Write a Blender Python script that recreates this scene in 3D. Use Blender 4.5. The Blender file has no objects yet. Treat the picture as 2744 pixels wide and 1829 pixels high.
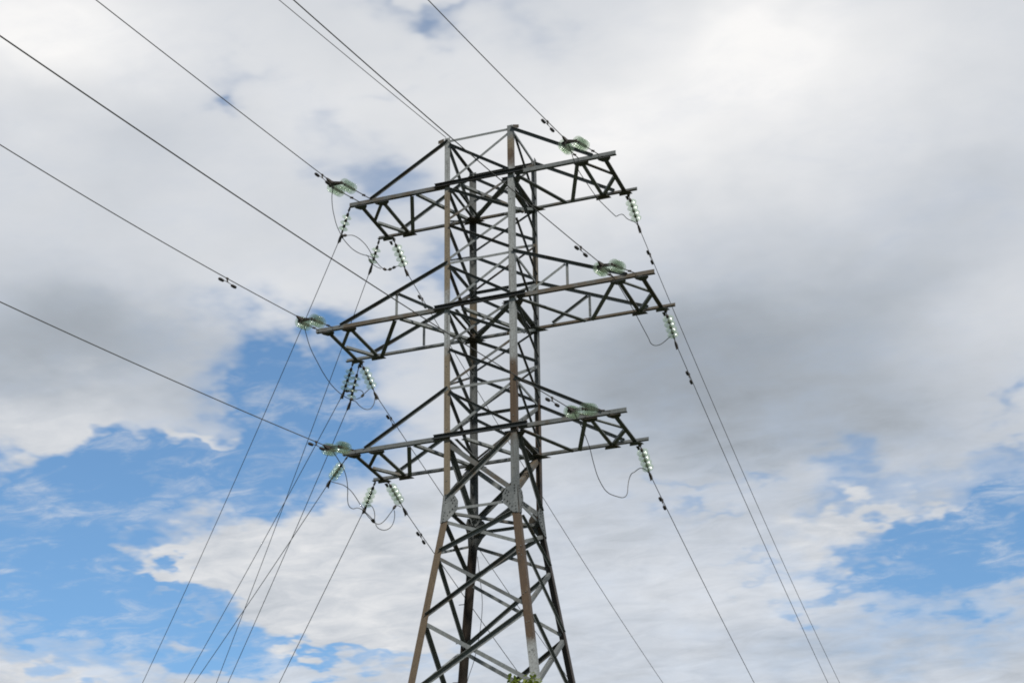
WIRES = {'F1L': [[-3.6257, -1.0619, 29.7], -3.0631, 2.0403, -0.40159, -0.10558, 0.0006, 13.2],
 'F1R': [[3.4257, -1.0619, 29.7], -3.0631, 1.9476, -0.54262, -0.12468, 0.00159, 10.4],
 'F2L': [[-4.5757, -1.0619, 25.6937], -3.0631, 1.7135, -0.46135, -0.15691, 0.0023, 14.7],
 'F2R': [[4.3257, -1.0619, 25.6937], -3.0631, 1.9886, -0.61734, -0.14915, 0.00114, 17.8],
 'F3L': [[-3.6257, -1.0619, 21.7289], -3.0631, 1.678, -0.51947, -0.15853, 0.00121, 15.2],
 'F3R': [[3.3257, -1.0619, 21.7289], -3.0631, 1.8486, -0.61951, -0.15308, 0.00109, 24.4],
 'FG': [[-1.0257, -1.0619, 31.2421], -3.0631, 0.0779, 0.07374, -0.14986, 0.0006, 9.6],
 'R1L': [[-3.6729, 1.0619, 29.7], -0.0436, 1.25, -0.5972, -0.15186, 0.00101, 35.3],
 'R1R': [[3.8229, 1.0619, 29.7], -0.0436, 1.3665, -0.51597, -0.14047, 0.00118, 39.9],
 'R2L': [[-4.6575, 1.0619, 25.6937], -0.0436, 1.3493, -0.5885, -0.16156, 0.00068, 21.6],
 'R2R': [[4.7575, 1.0619, 25.6937], -0.0436, 1.3531, -0.55, -0.12443, 0.00084, 28.5],
 'R3L': [[-3.7229, 1.0619, 21.7289], -0.0436, 1.5499, -0.42075, -0.17653, 0.00126, 13.1],
 'R3R': [[3.8229, 1.0619, 21.7289], -0.0436, 1.2742, -0.52824, -0.14996, 0.00106, 16.1],
 'T1': [[-4.0978, -1.0619, 29.7], -0.7505, 0.8802, -0.61555, -0.36217, 0.00185, 24.3],
 'T1r': [[-4.0778, 1.0619, 29.7], -0.7505, 0.7707, -0.65246, -0.57059, 0.00189, 17.1],
 'T2': [[-4.8275, 1.0619, 25.6937], -0.7505, 0.9615, -0.69861, -0.24516, 0.0012, 19.2],
 'T2r': [[-4.6075, 1.0619, 25.6937], -0.7505, 0.9647, -1.08069, -0.43852, 0.0018, 13.5],
 'T3': [[-3.8729, -1.0619, 21.7289], -0.7505, 1.8891, -0.19378, -0.1434, 0.0008, 16.5],
 'T3r': [[-4.0278, 1.0619, 21.7289], -0.7505, 0.9225, -0.52898, -0.37961, 0.0008, 9.1]}
DAMPERS = {'F1L': 2.54,
 'F1R': 3.248,
 'F2L': 5.505,
 'F2R': 3.459,
 'F3L': 2.328,
 'F3R': 3.139,
 'R1L': 2.751,
 'R1R': 2.747,
 'R2L': 2.7,
 'R2R': 3.054,
 'R3L': 2.99,
 'R3R': 2.725}
JUMPERS = {'L1': [[-3.746, -3.006, 29.192], [-3.884, -2.783, 29.148], [-4.023, -2.507, 29.092], [-4.173, -2.121, 29.016], [-4.275, -1.785, 28.952],
        [-4.373, -1.403, 28.883], [-4.428, -1.026, 28.826], [-4.454, -0.775, 28.792], [-4.454, -0.461, 28.766], [-4.431, -0.136, 28.754],
        [-4.38, 0.154, 28.771], [-4.322, 0.376, 28.806], [-4.268, 0.546, 28.848], [-4.221, 0.706, 28.879], [-4.186, 0.866, 28.892],
        [-4.173, 1.017, 28.884], [-4.174, 1.17, 28.865], [-4.151, 1.422, 28.85], [-4.095, 1.63, 28.875], [-4.035, 1.765, 28.945],
        [-3.964, 1.905, 29.065], [-3.886, 2.061, 29.18], [-3.838, 2.2, 29.21]],
 'L1b': [[-4.69, -0.42, 29.094], [-4.644, -0.297, 29.176], [-4.589, -0.136, 29.257], [-4.539, 0.01, 29.326], [-4.497, 0.177, 29.368],
         [-4.467, 0.372, 29.389], [-4.448, 0.565, 29.396], [-4.438, 0.752, 29.395], [-4.441, 0.968, 29.382], [-4.457, 1.187, 29.36],
         [-4.493, 1.514, 29.318]],
 'L1c': [[-4.668, 1.392, 29.389], [-4.629, 1.441, 29.336], [-4.606, 1.5, 29.257], [-4.574, 1.552, 29.193], [-4.521, 1.617, 29.125],
         [-4.433, 1.693, 29.063], [-4.329, 1.764, 29.023]],
 'L2': [[-4.671, -2.656, 25.064], [-4.793, -2.266, 24.994], [-4.933, -1.756, 24.903], [-5.013, -1.347, 24.839], [-5.076, -0.917, 24.778],
        [-5.149, -0.379, 24.698], [-5.196, 0.219, 24.622], [-5.199, 0.614, 24.588], [-5.173, 1.006, 24.576], [-5.138, 1.268, 24.586],
        [-5.099, 1.465, 24.611], [-5.049, 1.636, 24.669], [-4.994, 1.798, 24.76], [-4.951, 1.928, 24.873], [-4.903, 2.101, 25.07],
        [-4.852, 2.272, 25.258]],
 'L2b': [[-5.405, 1.767, 25.064], [-5.309, 1.871, 25.079], [-5.207, 1.96, 25.126], [-5.097, 2.063, 25.165], [-5.04, 2.142, 25.15],
         [-5.03, 2.223, 25.09], [-5.118, 2.265, 25.031]],
 'L2c': [[-5.193, 1.753, 24.709], [-5.113, 1.865, 24.703], [-5.068, 2.001, 24.636], [-5.008, 2.13, 24.588], [-4.937, 2.236, 24.574],
         [-4.857, 2.319, 24.603], [-4.79, 2.369, 24.692], [-4.741, 2.4, 24.841], [-4.726, 2.411, 25.093]],
 'L3': [[-3.676, -2.655, 21.122], [-3.737, -2.215, 21.094], [-3.811, -1.741, 21.055], [-3.862, -1.47, 21.026], [-3.951, -1.139, 20.976],
        [-4.073, -0.787, 20.914], [-4.232, -0.41, 20.839], [-4.369, -0.114, 20.777], [-4.47, 0.156, 20.722], [-4.503, 0.366, 20.695],
        [-4.487, 0.547, 20.715], [-4.456, 0.719, 20.798], [-4.427, 0.929, 20.838], [-4.417, 1.184, 20.842], [-4.419, 1.584, 20.826],
        [-4.441, 2.005, 20.789]],
 'L3b': [[-5.118, 0.327, 21.566], [-5.052, 0.427, 21.553], [-4.967, 0.542, 21.551], [-4.863, 0.696, 21.532], [-4.76, 0.914, 21.446],
         [-4.7, 1.122, 21.323], [-4.651, 1.356, 21.169], [-4.604, 1.537, 21.055], [-4.599, 1.613, 20.996], [-4.541, 1.801, 20.883],
         [-4.451, 2.001, 20.789]],
 'L3c': [[-4.587, 1.742, 21.262], [-4.494, 1.788, 21.252], [-4.444, 1.851, 21.157], [-4.432, 1.918, 21.008], [-4.469, 1.982, 20.814]],
 'L3d': [[-4.45, 1.999, 20.793], [-4.397, 2.079, 20.772], [-4.318, 2.154, 20.817], [-4.226, 2.226, 20.94], [-4.134, 2.296, 21.112],
         [-4.041, 2.365, 21.296], [-4.003, 2.393, 21.368], [-3.939, 2.447, 21.417], [-3.876, 2.537, 21.396]],
 'L3e': [[-4.444, 2.015, 20.761], [-4.43, 2.102, 20.692], [-4.38, 2.19, 20.654], [-4.289, 2.297, 20.649], [-4.189, 2.385, 20.707],
         [-4.105, 2.446, 20.828], [-4.059, 2.48, 21.005], [-4.05, 2.492, 21.169], [-4.069, 2.491, 21.308]],
 'R1': [[3.27, -2.99, 29.136], [3.256, -2.682, 29.128], [3.222, -2.371, 29.111], [3.179, -2.066, 29.09], [3.143, -1.457, 29.057],
        [3.162, -0.748, 29.035], [3.202, 0.026, 29.008], [3.29, 0.668, 29.008], [3.379, 1.204, 29.013], [3.404, 1.284, 29.024],
        [3.453, 1.371, 29.101], [3.511, 1.473, 29.171], [3.544, 1.567, 29.188], [3.583, 1.804, 29.186], [3.647, 2.003, 29.212],
        [3.715, 2.192, 29.244], [3.743, 2.391, 29.236]],
 'R2': [[4.233, -2.979, 24.994], [4.255, -2.696, 25.001], [4.278, -2.412, 25.007], [4.284, -1.997, 24.996], [4.282, -1.255, 24.962],
        [4.28, -0.425, 24.91], [4.262, 0.404, 24.838], [4.253, 1.063, 24.773], [4.242, 1.297, 24.745], [4.275, 1.469, 24.747], [4.329, 1.613, 24.786],
        [4.42, 1.808, 24.908], [4.513, 2.011, 25.099], [4.591, 2.187, 25.279], [4.646, 2.301, 25.342]],
 'R3': [[3.22, -2.874, 21.07], [3.206, -2.545, 20.985], [3.21, -2.167, 20.893], [3.19, -1.777, 20.783], [3.153, -1.334, 20.649],
        [3.081, -0.849, 20.487], [3.019, -0.325, 20.31], [3.012, 0.039, 20.196], [3.031, 0.325, 20.117], [3.078, 0.53, 20.082],
        [3.127, 0.663, 20.077], [3.206, 0.847, 20.087], [3.302, 1.051, 20.113], [3.372, 1.167, 20.192], [3.396, 1.256, 20.337],
        [3.386, 1.354, 20.537], [3.391, 1.487, 20.797], [3.431, 1.611, 21.002], [3.487, 1.702, 21.076], [3.536, 1.783, 21.158],
        [3.585, 1.861, 21.228], [3.632, 1.938, 21.267], [3.676, 2.027, 21.277], [3.713, 2.136, 21.266], [3.75, 2.321, 21.223]]}
ZL = {'b1': 29.7,
 'b2': 25.694,
 'b3': 21.729,
 'g': 19.686,
 'm1': 18.319,
 'm2': 16.474,
 'n1': 28.482,
 'n3': 24.512,
 't2': 27.166,
 't3': 23.224,
 'top': 31.242}
GEO = {'d_F0': 3.6817,
 'd_F1': 3.0106,
 'd_F2': 1.5867,
 'd_FV': 1.5313,
 'd_TIP': 4.0555,
 'd_f0': 2.7471,
 'd_f1': 2.0644,
 'd_f2': 1.1113,
 'd_tip': 3.1021,
 'hd': 1.0619,
 'hw': 1.0257,
 's2': 0.1417,
 's2d': 0.1403,
 'td': -0.0018,
 'tw': -0.001}
CAM = {'f': 4993.788414685969, 'loc': [16.3584, -44.6065, 1.6146], 'pit': 0.45637838148473575, 'rol': -0.013405087214316753, 'yaw': -0.3405916162543615}
BLUE = [[-0.4791, 0.4505, 0.0335, 0.0151, 0, 1.05], [-0.4578, 0.4327, 0.0307, 0.0209, 0, 1.05], [-0.498, 0.4253, 0.0178, 0.0092, 0, 0.5],
 [-0.4618, 0.4082, 0.0328, 0.0162, 0, 1.0], [-0.4955, 0.3839, 0.0547, 0.0173, 0, 1.1], [-0.5518, 0.3844, 0.0321, 0.0137, -15, 0.9],
 [-0.5967, 0.3541, 0.0457, 0.0214, 0, 1.1], [-0.5793, 0.3215, 0.057, 0.0169, 0, 1.0], [-0.5253, 0.3232, 0.0337, 0.0064, 0, 0.9],
 [-0.4887, 0.3075, 0.0144, 0.0183, 0, 0.6], [-0.516, 0.2908, 0.0356, 0.0136, 0, 0.8], [-0.4566, 0.283, 0.0429, 0.005, 0, 0.9],
 [-0.5566, 0.3026, 0.0473, 0.0102, 0, 0.6], [-0.5968, 0.2893, 0.0349, 0.0134, 0, 0.35], [-0.6105, 0.3307, 0.0284, 0.0202, 0, 0.8],
 [-0.4127, 0.351, 0.0123, 0.0032, 0, 0.4], [-0.5193, 0.4088, 0.0138, 0.0046, 0, -0.7], [-0.5058, 0.4307, 0.0089, 0.0069, 0, -0.4],
 [-0.5456, 0.3387, 0.0241, 0.0059, 0, -0.85], [-0.4613, 0.339, 0.0464, 0.0127, 0, -1.15], [-0.439, 0.3246, 0.0341, 0.0196, 0, -0.95],
 [-0.4336, 0.3087, 0.0338, 0.0138, 0, -0.8], [-0.6037, 0.3966, 0.0343, 0.0124, 0, -0.8], [-0.5856, 0.291, 0.0351, 0.004, 0, -0.15],
 [-0.6042, 0.2734, 0.0208, 0.0044, 0, -0.35], [-0.5293, 0.3128, 0.0143, 0.0045, 0, -0.4], [-0.0849, 0.3383, 0.0525, 0.0236, 0, 1.3],
 [-0.1508, 0.3878, 0.0124, 0.0092, 0, 0.45], [-0.065, 0.3797, 0.0145, 0.0056, 0, 0.4], [-0.0528, 0.4135, 0.0074, 0.0068, 0, 0.4],
 [-0.1482, 0.367, 0.0147, 0.0069, 0, 0.3], [-0.172, 0.3207, 0.0144, 0.0046, 0, 0.35], [-0.1427, 0.3278, 0.0289, 0.0068, 0, 0.4],
 [-0.0815, 0.3115, 0.0353, 0.009, 0, 0.5], [-0.1117, 0.2917, 0.0516, 0.0157, 0, 0.22], [-0.1942, 0.3831, 0.0087, 0.0046, 0, 0.4],
 [-0.2391, 0.3796, 0.02, 0.0032, 0, 0.25], [-0.2329, 0.3608, 0.0124, 0.0037, 0, 0.3], [-0.2083, 0.3288, 0.0146, 0.0028, 0, 0.2],
 [-0.14, 0.3533, 0.017, 0.005, 0, -0.6], [-0.1019, 0.3594, 0.0145, 0.005, 0, -0.7], [-0.1649, 0.3453, 0.0146, 0.0137, 0, -0.4],
 [-0.5111, 0.5814, 0.0099, 0.0064, 0, 0.62], [-0.5137, 0.5983, 0.0166, 0.0069, 0, 0.25], [-0.3977, 0.6265, 0.0142, 0.0064, 0, 0.6],
 [-0.385, 0.6364, 0.0285, 0.0037, 0, 0.4], [-0.4307, 0.5531, 0.0191, 0.0104, 0, 0.36], [-0.4168, 0.5385, 0.0216, 0.0128, 0, 0.38],
 [-0.4478, 0.5721, 0.0137, 0.0069, 0, 0.2], [-0.407, 0.5962, 0.014, 0.0055, 0, 0.2], [-0.3908, 0.5064, 0.016, 0.0105, 0, 0.45],
 [-0.384, 0.4901, 0.0106, 0.0093, 0, 0.33], [-0.3254, 0.6237, 0.017, 0.0138, 0, 0.25]]
SHADE = [[-0.6453, 0.605, 0.0487, 0.0267, 0, 0.24], [-0.5946, 0.6046, 0.0547, 0.027, 0, 0.1], [-0.1846, 0.6028, 0.0389, 0.0217, 0, 0.2],
 [-0.1638, 0.6055, 0.0916, 0.0319, 0, 0.12], [-0.2559, 0.5571, 0.0765, 0.0255, 0, 0.16], [-0.3056, 0.5405, 0.0407, 0.0279, 0, 0.1],
 [-0.1144, 0.5662, 0.0674, 0.041, 0, 0.06], [-0.4153, 0.5915, 0.0696, 0.0277, 0, 0.07], [-0.6341, 0.4301, 0.0817, 0.0191, -6, -0.15],
 [-0.5696, 0.445, 0.081, 0.024, 0, -0.12], [-0.6084, 0.46, 0.0759, 0.0204, 0, -0.1], [-0.2521, 0.4407, 0.0669, 0.0303, 0, -0.2],
 [-0.17, 0.4448, 0.0869, 0.0415, 0, -0.19], [-0.1332, 0.414, 0.0551, 0.0229, 0, -0.08], [-0.1106, 0.4763, 0.0463, 0.0274, 0, -0.08],
 [-0.0557, 0.4583, 0.0302, 0.0203, 0, 0.05], [-0.2786, 0.4231, 0.0409, 0.0187, 0, -0.08], [-0.0507, 0.5055, 0.0361, 0.027, 0, -0.07],
 [-0.4782, 0.483, 0.0366, 0.0139, 0, 0.06], [-0.5682, 0.5597, 0.0322, 0.0228, 0, -0.06], [-0.1706, 0.2845, 0.0449, 0.0114, 0, -0.12],
 [-0.2615, 0.3621, 0.062, 0.0139, 0, -0.05], [-0.1843, 0.3996, 0.0752, 0.0139, 0, -0.1], [-0.0904, 0.2789, 0.0464, 0.0134, 0, -0.06],
 [-0.2511, 0.3271, 0.0488, 0.0139, 0, 0.05], [-0.2037, 0.3135, 0.0386, 0.0092, 0, 0.05], [-0.4335, 0.3042, 0.0289, 0.0138, 0, 0.03],
 [-0.5003, 0.3026, 0.0287, 0.0137, 0, -0.05], [-0.3607, 0.3875, 0.0503, 0.0233, 0, 0.03]]
SPRAY = {'a': [7.645, -20.146, 9.016],
 'b': [7.918, -20.07, 9.078],
 'c': [7.803, -20.099, 9.043],
 'd': [7.916, -20.041, 8.982],
 'e': [7.998, -20.009, 8.968],
 'f': [7.713, -20.113, 8.985],
 'g': [7.842, -20.062, 8.965],
 'h': [7.767, -20.095, 8.99],
 'i': [7.859, -20.069, 9.01],
 'j': [7.946, -20.03, 8.978],
 'k': [7.679, -20.13, 9.0],
 'l': [7.782, -20.081, 8.96],
 'm': [7.968, -20.017, 8.96],
 'n': [7.892, -20.066, 9.036]}
SUN_E = 3.7
SKY_STR = 0.14
CLOUD_BASE = 0.725
REST_CLEAR = 0.12
REST_SHADE = -0.36
R_F = 0.0125
R_R = 0.0115
R_T = 0.0105
R_J = 0.0115
import bpy, bmesh, math, random
from mathutils import Vector, Matrix

scene = bpy.context.scene
COL = scene.collection

# ------------------------------------------------------------------ camera
R_ = math.radians
cam_d = bpy.data.cameras.new('camera')
cam_d.sensor_width = 36.0
cam_d.lens = CAM['f'] / 2744 * 36.0
cam_d.clip_start = 0.1
cam_d.clip_end = 20000
cam = bpy.data.objects.new('camera', cam_d)
COL.objects.link(cam)
_y, _p, _r = CAM['yaw'], CAM['pit'], CAM['rol']
fwd = Vector((math.sin(_y) * math.cos(_p), math.cos(_y) * math.cos(_p), math.sin(_p)))
rgt = Vector((math.cos(_y), -math.sin(_y), 0))
upv = rgt.cross(fwd)
r2 = rgt * math.cos(_r) + upv * math.sin(_r)
u2 = -rgt * math.sin(_r) + upv * math.cos(_r)
m = Matrix((r2, u2, -fwd)).transposed().to_4x4()
m.translation = Vector(CAM['loc'])
cam.matrix_world = m
scene.camera = cam
scene.cycles.pixel_filter_type = 'BLACKMAN_HARRIS'
scene.cycles.filter_width = 1.85

# ------------------------------------------------------------------ exposure
scene.view_settings.view_transform = 'Standard'
scene.view_settings.look = 'None'
scene.view_settings.exposure = 0.0
scene.view_settings.gamma = 1.0

# ------------------------------------------------------------------ sun
SUN_DIR = Vector((0.46, -0.56, 0.69)).normalized()      # towards the sun: behind the viewer, to the right
sun_d = bpy.data.lights.new('sun', 'SUN')
sun_d.energy = SUN_E
sun_d.angle = R_(3.0)
sun_d.color = (1.0, 0.96, 0.9)
sun = bpy.data.objects.new('sun', sun_d)
COL.objects.link(sun)
sun.rotation_euler = SUN_DIR.to_track_quat('Z', 'Y').to_euler()
sun.location = (20, -20, 60)

# ------------------------------------------------------------------ sky
world = bpy.data.worlds.new('World')
scene.world = world
world.use_nodes = True
nt = world.node_tree
nt.nodes.clear()
N = nt.nodes.new
LK = nt.links.new


def setin(node, idx, v):
    if hasattr(v, 'is_output') or isinstance(v, bpy.types.NodeSocket):
        LK(v, node.inputs[idx])
    else:
        node.inputs[idx].default_value = v


def math_(op, a, b=None, c=None, clamp=False):
    n = N('ShaderNodeMath')
    n.operation = op
    n.use_clamp = clamp
    setin(n, 0, a)
    if b is not None:
        setin(n, 1, b)
    if c is not None:
        setin(n, 2, c)
    return n.outputs[0]


def vmath(op, a, b=None):
    n = N('ShaderNodeVectorMath')
    n.operation = op
    setin(n, 0, a)
    if b is not None:
        if op == 'SCALE':
            setin(n, 3, b)
        else:
            setin(n, 1, b)
    return n.outputs['Value'] if op in ('DOT_PRODUCT', 'LENGTH') else n.outputs[0]


def noise(vec, scale, detail=6, rough=0.55, lac=2.0, out='Fac', dist=0.0):
    n = N('ShaderNodeTexNoise')
    LK(vec, n.inputs['Vector'])
    n.inputs['Scale'].default_value = scale
    n.inputs['Detail'].default_value = detail
    n.inputs['Roughness'].default_value = rough
    n.inputs['Lacunarity'].default_value = lac
    n.inputs['Distortion'].default_value = dist
    return n.outputs[out]


def maprange(v, a, b, c, d, smooth=True):
    n = N('ShaderNodeMapRange')
    n.interpolation_type = 'SMOOTHSTEP' if smooth else 'LINEAR'
    setin(n, 0, v)
    for i, x in enumerate((a, b, c, d)):
        setin(n, i + 1, x)
    return n.outputs[0]


dirv = N('ShaderNodeTexCoord').outputs['Generated']
sep = N('ShaderNodeSeparateXYZ')
LK(dirv, sep.inputs[0])
# a cloud deck: the view direction cut by a plane overhead, so clouds flatten towards the horizon
zz = math_('ADD', math_('MAXIMUM', sep.outputs[2], 0.02), 0.10)
deck = N('ShaderNodeCombineXYZ')
LK(math_('DIVIDE', sep.outputs[0], zz), deck.inputs[0])
LK(math_('DIVIDE', sep.outputs[1], zz), deck.inputs[1])
deckv = deck.outputs[0]
# warped direction for the large cloud masses
warp = vmath('SUBTRACT', noise(deckv, 4.0, 4, 0.6, out='Color'), (0.5, 0.5, 0.5))
warp2 = vmath('SUBTRACT', noise(deckv, 14.0, 3, 0.55, out='Color'), (0.5, 0.5, 0.5))
wd = vmath('ADD', dirv, vmath('ADD', vmath('SCALE', warp, 0.070), vmath('SCALE', warp2, 0.070)))
s2_ = N('ShaderNodeSeparateXYZ')
LK(vmath('NORMALIZE', wd), s2_.inputs[0])
az = math_('ARCTAN2', s2_.outputs[0], s2_.outputs[1])
el = math_('ARCSINE', s2_.outputs[2])
s3_ = N('ShaderNodeSeparateXYZ')
LK(vmath('NORMALIZE', vmath('ADD', dirv, vmath('ADD', vmath('SCALE', warp, 0.075), vmath('SCALE', warp2, 0.022)))), s3_.inputs[0])
ae2 = N('ShaderNodeCombineXYZ')
LK(math_('ARCTAN2', s3_.outputs[0], s3_.outputs[1]), ae2.inputs[0])
LK(math_('ARCSINE', s3_.outputs[2]), ae2.inputs[1])
low = maprange(sep.outputs[2], 0.34, 0.44, 1.0, 0.0)      # nearer the horizon the deck breaks into rows of small clouds
ae = N('ShaderNodeCombineXYZ')
LK(az, ae.inputs[0])
LK(el, ae.inputs[1])


def blobs(lst, base, gain=1.0, vec=None):
    acc = base
    for a0, e0, ra, re, rot, w in lst:
        mp = N('ShaderNodeMapping')
        mp.vector_type = 'TEXTURE'
        LK((vec or ae).outputs[0], mp.inputs[0])
        mp.inputs['Location'].default_value = (a0, e0, 0)
        mp.inputs['Rotation'].default_value = (0, 0, R_(-rot))
        mp.inputs['Scale'].default_value = (ra, re, 1)
        d = vmath('DOT_PRODUCT', mp.outputs[0], mp.outputs[0])
        g = math_('POWER', 2.0, math_('MULTIPLY', d, -1.0))
        acc = math_('MULTIPLY_ADD', g, w * gain, acc)
    return acc


n_big = math_('SUBTRACT', noise(deckv, 2.2, 8, 0.58), 0.5)
n_mid = math_('SUBTRACT', noise(deckv, 9.0, 7, 0.56, dist=0.3), 0.5)
n_fine = math_('SUBTRACT', noise(deckv, 42.0, 6, 0.6), 0.5)
n_str = math_('SUBTRACT', noise(vmath('MULTIPLY', deckv, (1.0, 1.7, 1.0)), 15.0, 7, 0.65, dist=0.6), 0.5)
# unseen rest of the sky: broken cloud greyed to dim light on the tower
fx = Vector((fwd.x, fwd.y, 0)).normalized()
ahead = vmath('DOT_PRODUCT', dirv, (fx.x, fx.y, fwd.z))
away = maprange(ahead, 0.45, 0.95, 1.0, 0.0)
clear = blobs(BLUE, -0.24, 1.42)
clear = math_('MULTIPLY_ADD', away, REST_CLEAR, clear)
clear = math_('MULTIPLY_ADD', low, 0.13, clear)
clear = math_('MULTIPLY_ADD', n_mid, 0.78, clear)
clear = math_('MULTIPLY_ADD', n_str, 0.42, clear)
clear = math_('MULTIPLY_ADD', n_fine, 0.13, clear)
alpha = maprange(clear, -0.42, 1.22, 1.0, 0.0)
veil = maprange(math_('MULTIPLY_ADD', n_mid, 1.0, n_str), -0.06, 0.34, 0.03, 0.48)
alpha = math_('MAXIMUM', alpha, veil)
shade = blobs(SHADE, CLOUD_BASE, 0.95, ae2)
shade = math_('MULTIPLY_ADD', n_big, 0.16, shade)
shade = math_('MULTIPLY_ADD', n_mid, 0.17, shade)
shade = math_('MULTIPLY_ADD', n_str, 0.03, shade)
shade = math_('MULTIPLY_ADD', math_('MULTIPLY', n_str, low), 0.34, shade)
shade = math_('MULTIPLY_ADD', math_('MULTIPLY', n_mid, low), 0.14, shade)
shade = math_('MULTIPLY_ADD', low, -0.015, shade)
shade = math_('MULTIPLY_ADD', away, REST_SHADE, shade)
shade = math_('MINIMUM', math_('MAXIMUM', shade, 0.22), 0.98)
ramp = N('ShaderNodeValToRGB')
LK(shade, ramp.inputs[0])
cr = ramp.color_ramp
cr.elements[0].position = 0.22
cr.elements[0].color = (0.205, 0.233, 0.265, 1)
cr.elements[1].position = 0.95
cr.elements[1].color = (0.96, 0.95, 0.94, 1)
e = cr.elements.new(0.5)
e.color = (0.435, 0.476, 0.528, 1)
e = cr.elements.new(0.68)
e.color = (0.615, 0.645, 0.690, 1)
bg_c = N('ShaderNodeBackground')
LK(ramp.outputs[0], bg_c.inputs[0])
bg_c.inputs[1].default_value = 1.0
sky = N('ShaderNodeTexSky')
sky.sky_type = 'NISHITA'
sky.sun_disc = False
sky.sun_elevation = math.asin(SUN_DIR.z)
sky.sun_rotation = math.atan2(SUN_DIR.x, SUN_DIR.y)
sky.altitude = 0
sky.air_density = 1.0
sky.dust_density = 0.3
sky.ozone_density = 2.5
bg_s = N('ShaderNodeBackground')
tint = vmath('MULTIPLY', sky.outputs[0], (0.74, 0.96, 1.03))
LK(tint, bg_s.inputs[0])
bg_s.inputs[1].default_value = SKY_STR
mix = N('ShaderNodeMixShader')
LK(alpha, mix.inputs[0])
LK(bg_s.outputs[0], mix.inputs[1])
LK(bg_c.outputs[0], mix.inputs[2])
wo = N('ShaderNodeOutputWorld')
LK(mix.outputs[0], wo.inputs[0])

# ------------------------------------------------------------------ materials


def mat(name, rough=0.6, metal=0.0):
    global nt, N, LK
    mt = bpy.data.materials.new(name)
    mt.use_nodes = True
    nt = mt.node_tree
    N = nt.nodes.new
    LK = nt.links.new
    b = nt.nodes['Principled BSDF']
    b.inputs['Roughness'].default_value = rough
    b.inputs['Metallic'].default_value = metal
    return mt, b


def ramp2(fac, *stops, interp='LINEAR'):
    n = N('ShaderNodeValToRGB')
    LK(fac, n.inputs[0])
    c = n.color_ramp
    c.interpolation = interp
    while len(c.elements) < len(stops):
        c.elements.new(0.5)
    for e_, (p, col) in zip(c.elements, stops):
        e_.position = p
        e_.color = (*col, 1)
    return n.outputs[0]


def mixc(f, a, b):
    n = N('ShaderNodeMix')
    n.data_type = 'RGBA'
    setin(n, 0, f)
    for i, v in ((6, a), (7, b)):
        if isinstance(v, tuple):
            n.inputs[i].default_value = (*v, 1)
        else:
            LK(v, n.inputs[i])
    return n.outputs[2]


GREY = (0.285, 0.30, 0.295)
GREYD = (0.155, 0.168, 0.166)
TAN = (0.19, 0.153, 0.102)
RUST = (0.078, 0.047, 0.023)
RUSTD = (0.04, 0.028, 0.02)


def steel(name, rusty=0.25, dark=1.0):
    mt, b = mat(name, 0.62, 0.0)
    oc = N('ShaderNodeTexCoord').outputs['Object']
    oi = N('ShaderNodeObjectInfo').outputs['Random']
    n1 = noise(oc, 1.7, 5, 0.65)
    n2 = noise(oc, 14.0, 5, 0.7)
    n3 = noise(oc, 60.0, 3, 0.6)
    g = mixc(ramp2(n2, (0.35, (0, 0, 0)), (0.68, (1, 1, 1))), tuple(c * dark for c in GREYD), tuple(c * dark for c in GREY))
    g = mixc(math_('MULTIPLY', oi, 0.35), g, tuple(c * dark * 0.8 for c in GREYD))
    r = mixc(n3, tuple(c * dark for c in RUST), tuple(c * dark for c in TAN))
    f = math_('ADD', n1, math_('MULTIPLY', math_('SUBTRACT', oi, 0.5), 0.3))
    f = math_('MULTIPLY_ADD', math_('SUBTRACT', n2, 0.5), 0.4, f)
    f = maprange(f, 0.80 - rusty, 1.02 - rusty, 0.0, 0.9)
    LK(mixc(f, g, r), b.inputs['Base Color'])
    LK(maprange(n2, 0.2, 0.8, 0.5, 0.75), b.inputs['Roughness'])
    return mt


def leg_material(name, stops, dark=1.0):
    """stops: (height of the lower end, colour) from the ground up."""
    mt, b = mat(name, 0.6, 0.0)
    oc = N('ShaderNodeTexCoord').outputs['Object']
    sp = N('ShaderNodeSeparateXYZ')
    LK(oc, sp.inputs[0])
    n1 = noise(oc, 3.0, 4, 0.6)
    n2 = noise(oc, 22.0, 5, 0.65)
    n3 = noise(oc, 75.0, 2, 0.6)
    h = math_('MULTIPLY_ADD', math_('SUBTRACT', n1, 0.5), 0.8, sp.outputs[2])
    h = math_('DIVIDE', h, 32.0)
    st = []
    for i, (z, c) in enumerate(stops):
        if i:
            st.append((max(0, (z - 0.28) / 32), tuple(x * dark for x in stops[i - 1][1])))
        st.append((z / 32, tuple(x * dark for x in c)))
    c = ramp2(h, *st)
    c = mixc(maprange(n2, 0.42, 0.72, 0.0, 0.55), c, tuple(x * dark for x in RUSTD))
    ms_ = N('ShaderNodeMapping')
    LK(oc, ms_.inputs[0])
    ms_.inputs['Scale'].default_value = (26.0, 26.0, 0.9)
    n4 = noise(ms_.outputs[0], 1.0, 5, 0.6)
    c = mixc(maprange(n4, 0.52, 0.70, 0.0, 0.6), c, tuple(x * dark * 1.1 for x in RUSTD))
    c = mixc(maprange(n4, 0.30, 0.44, 0.35, 0.0), c, tuple(x * dark for x in TAN))
    c = mixc(maprange(n3, 0.60, 0.78, 0.0, 0.25), c, tuple(x * dark for x in GREY))
    LK(c, b.inputs['Base Color'])
    return mt


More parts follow.
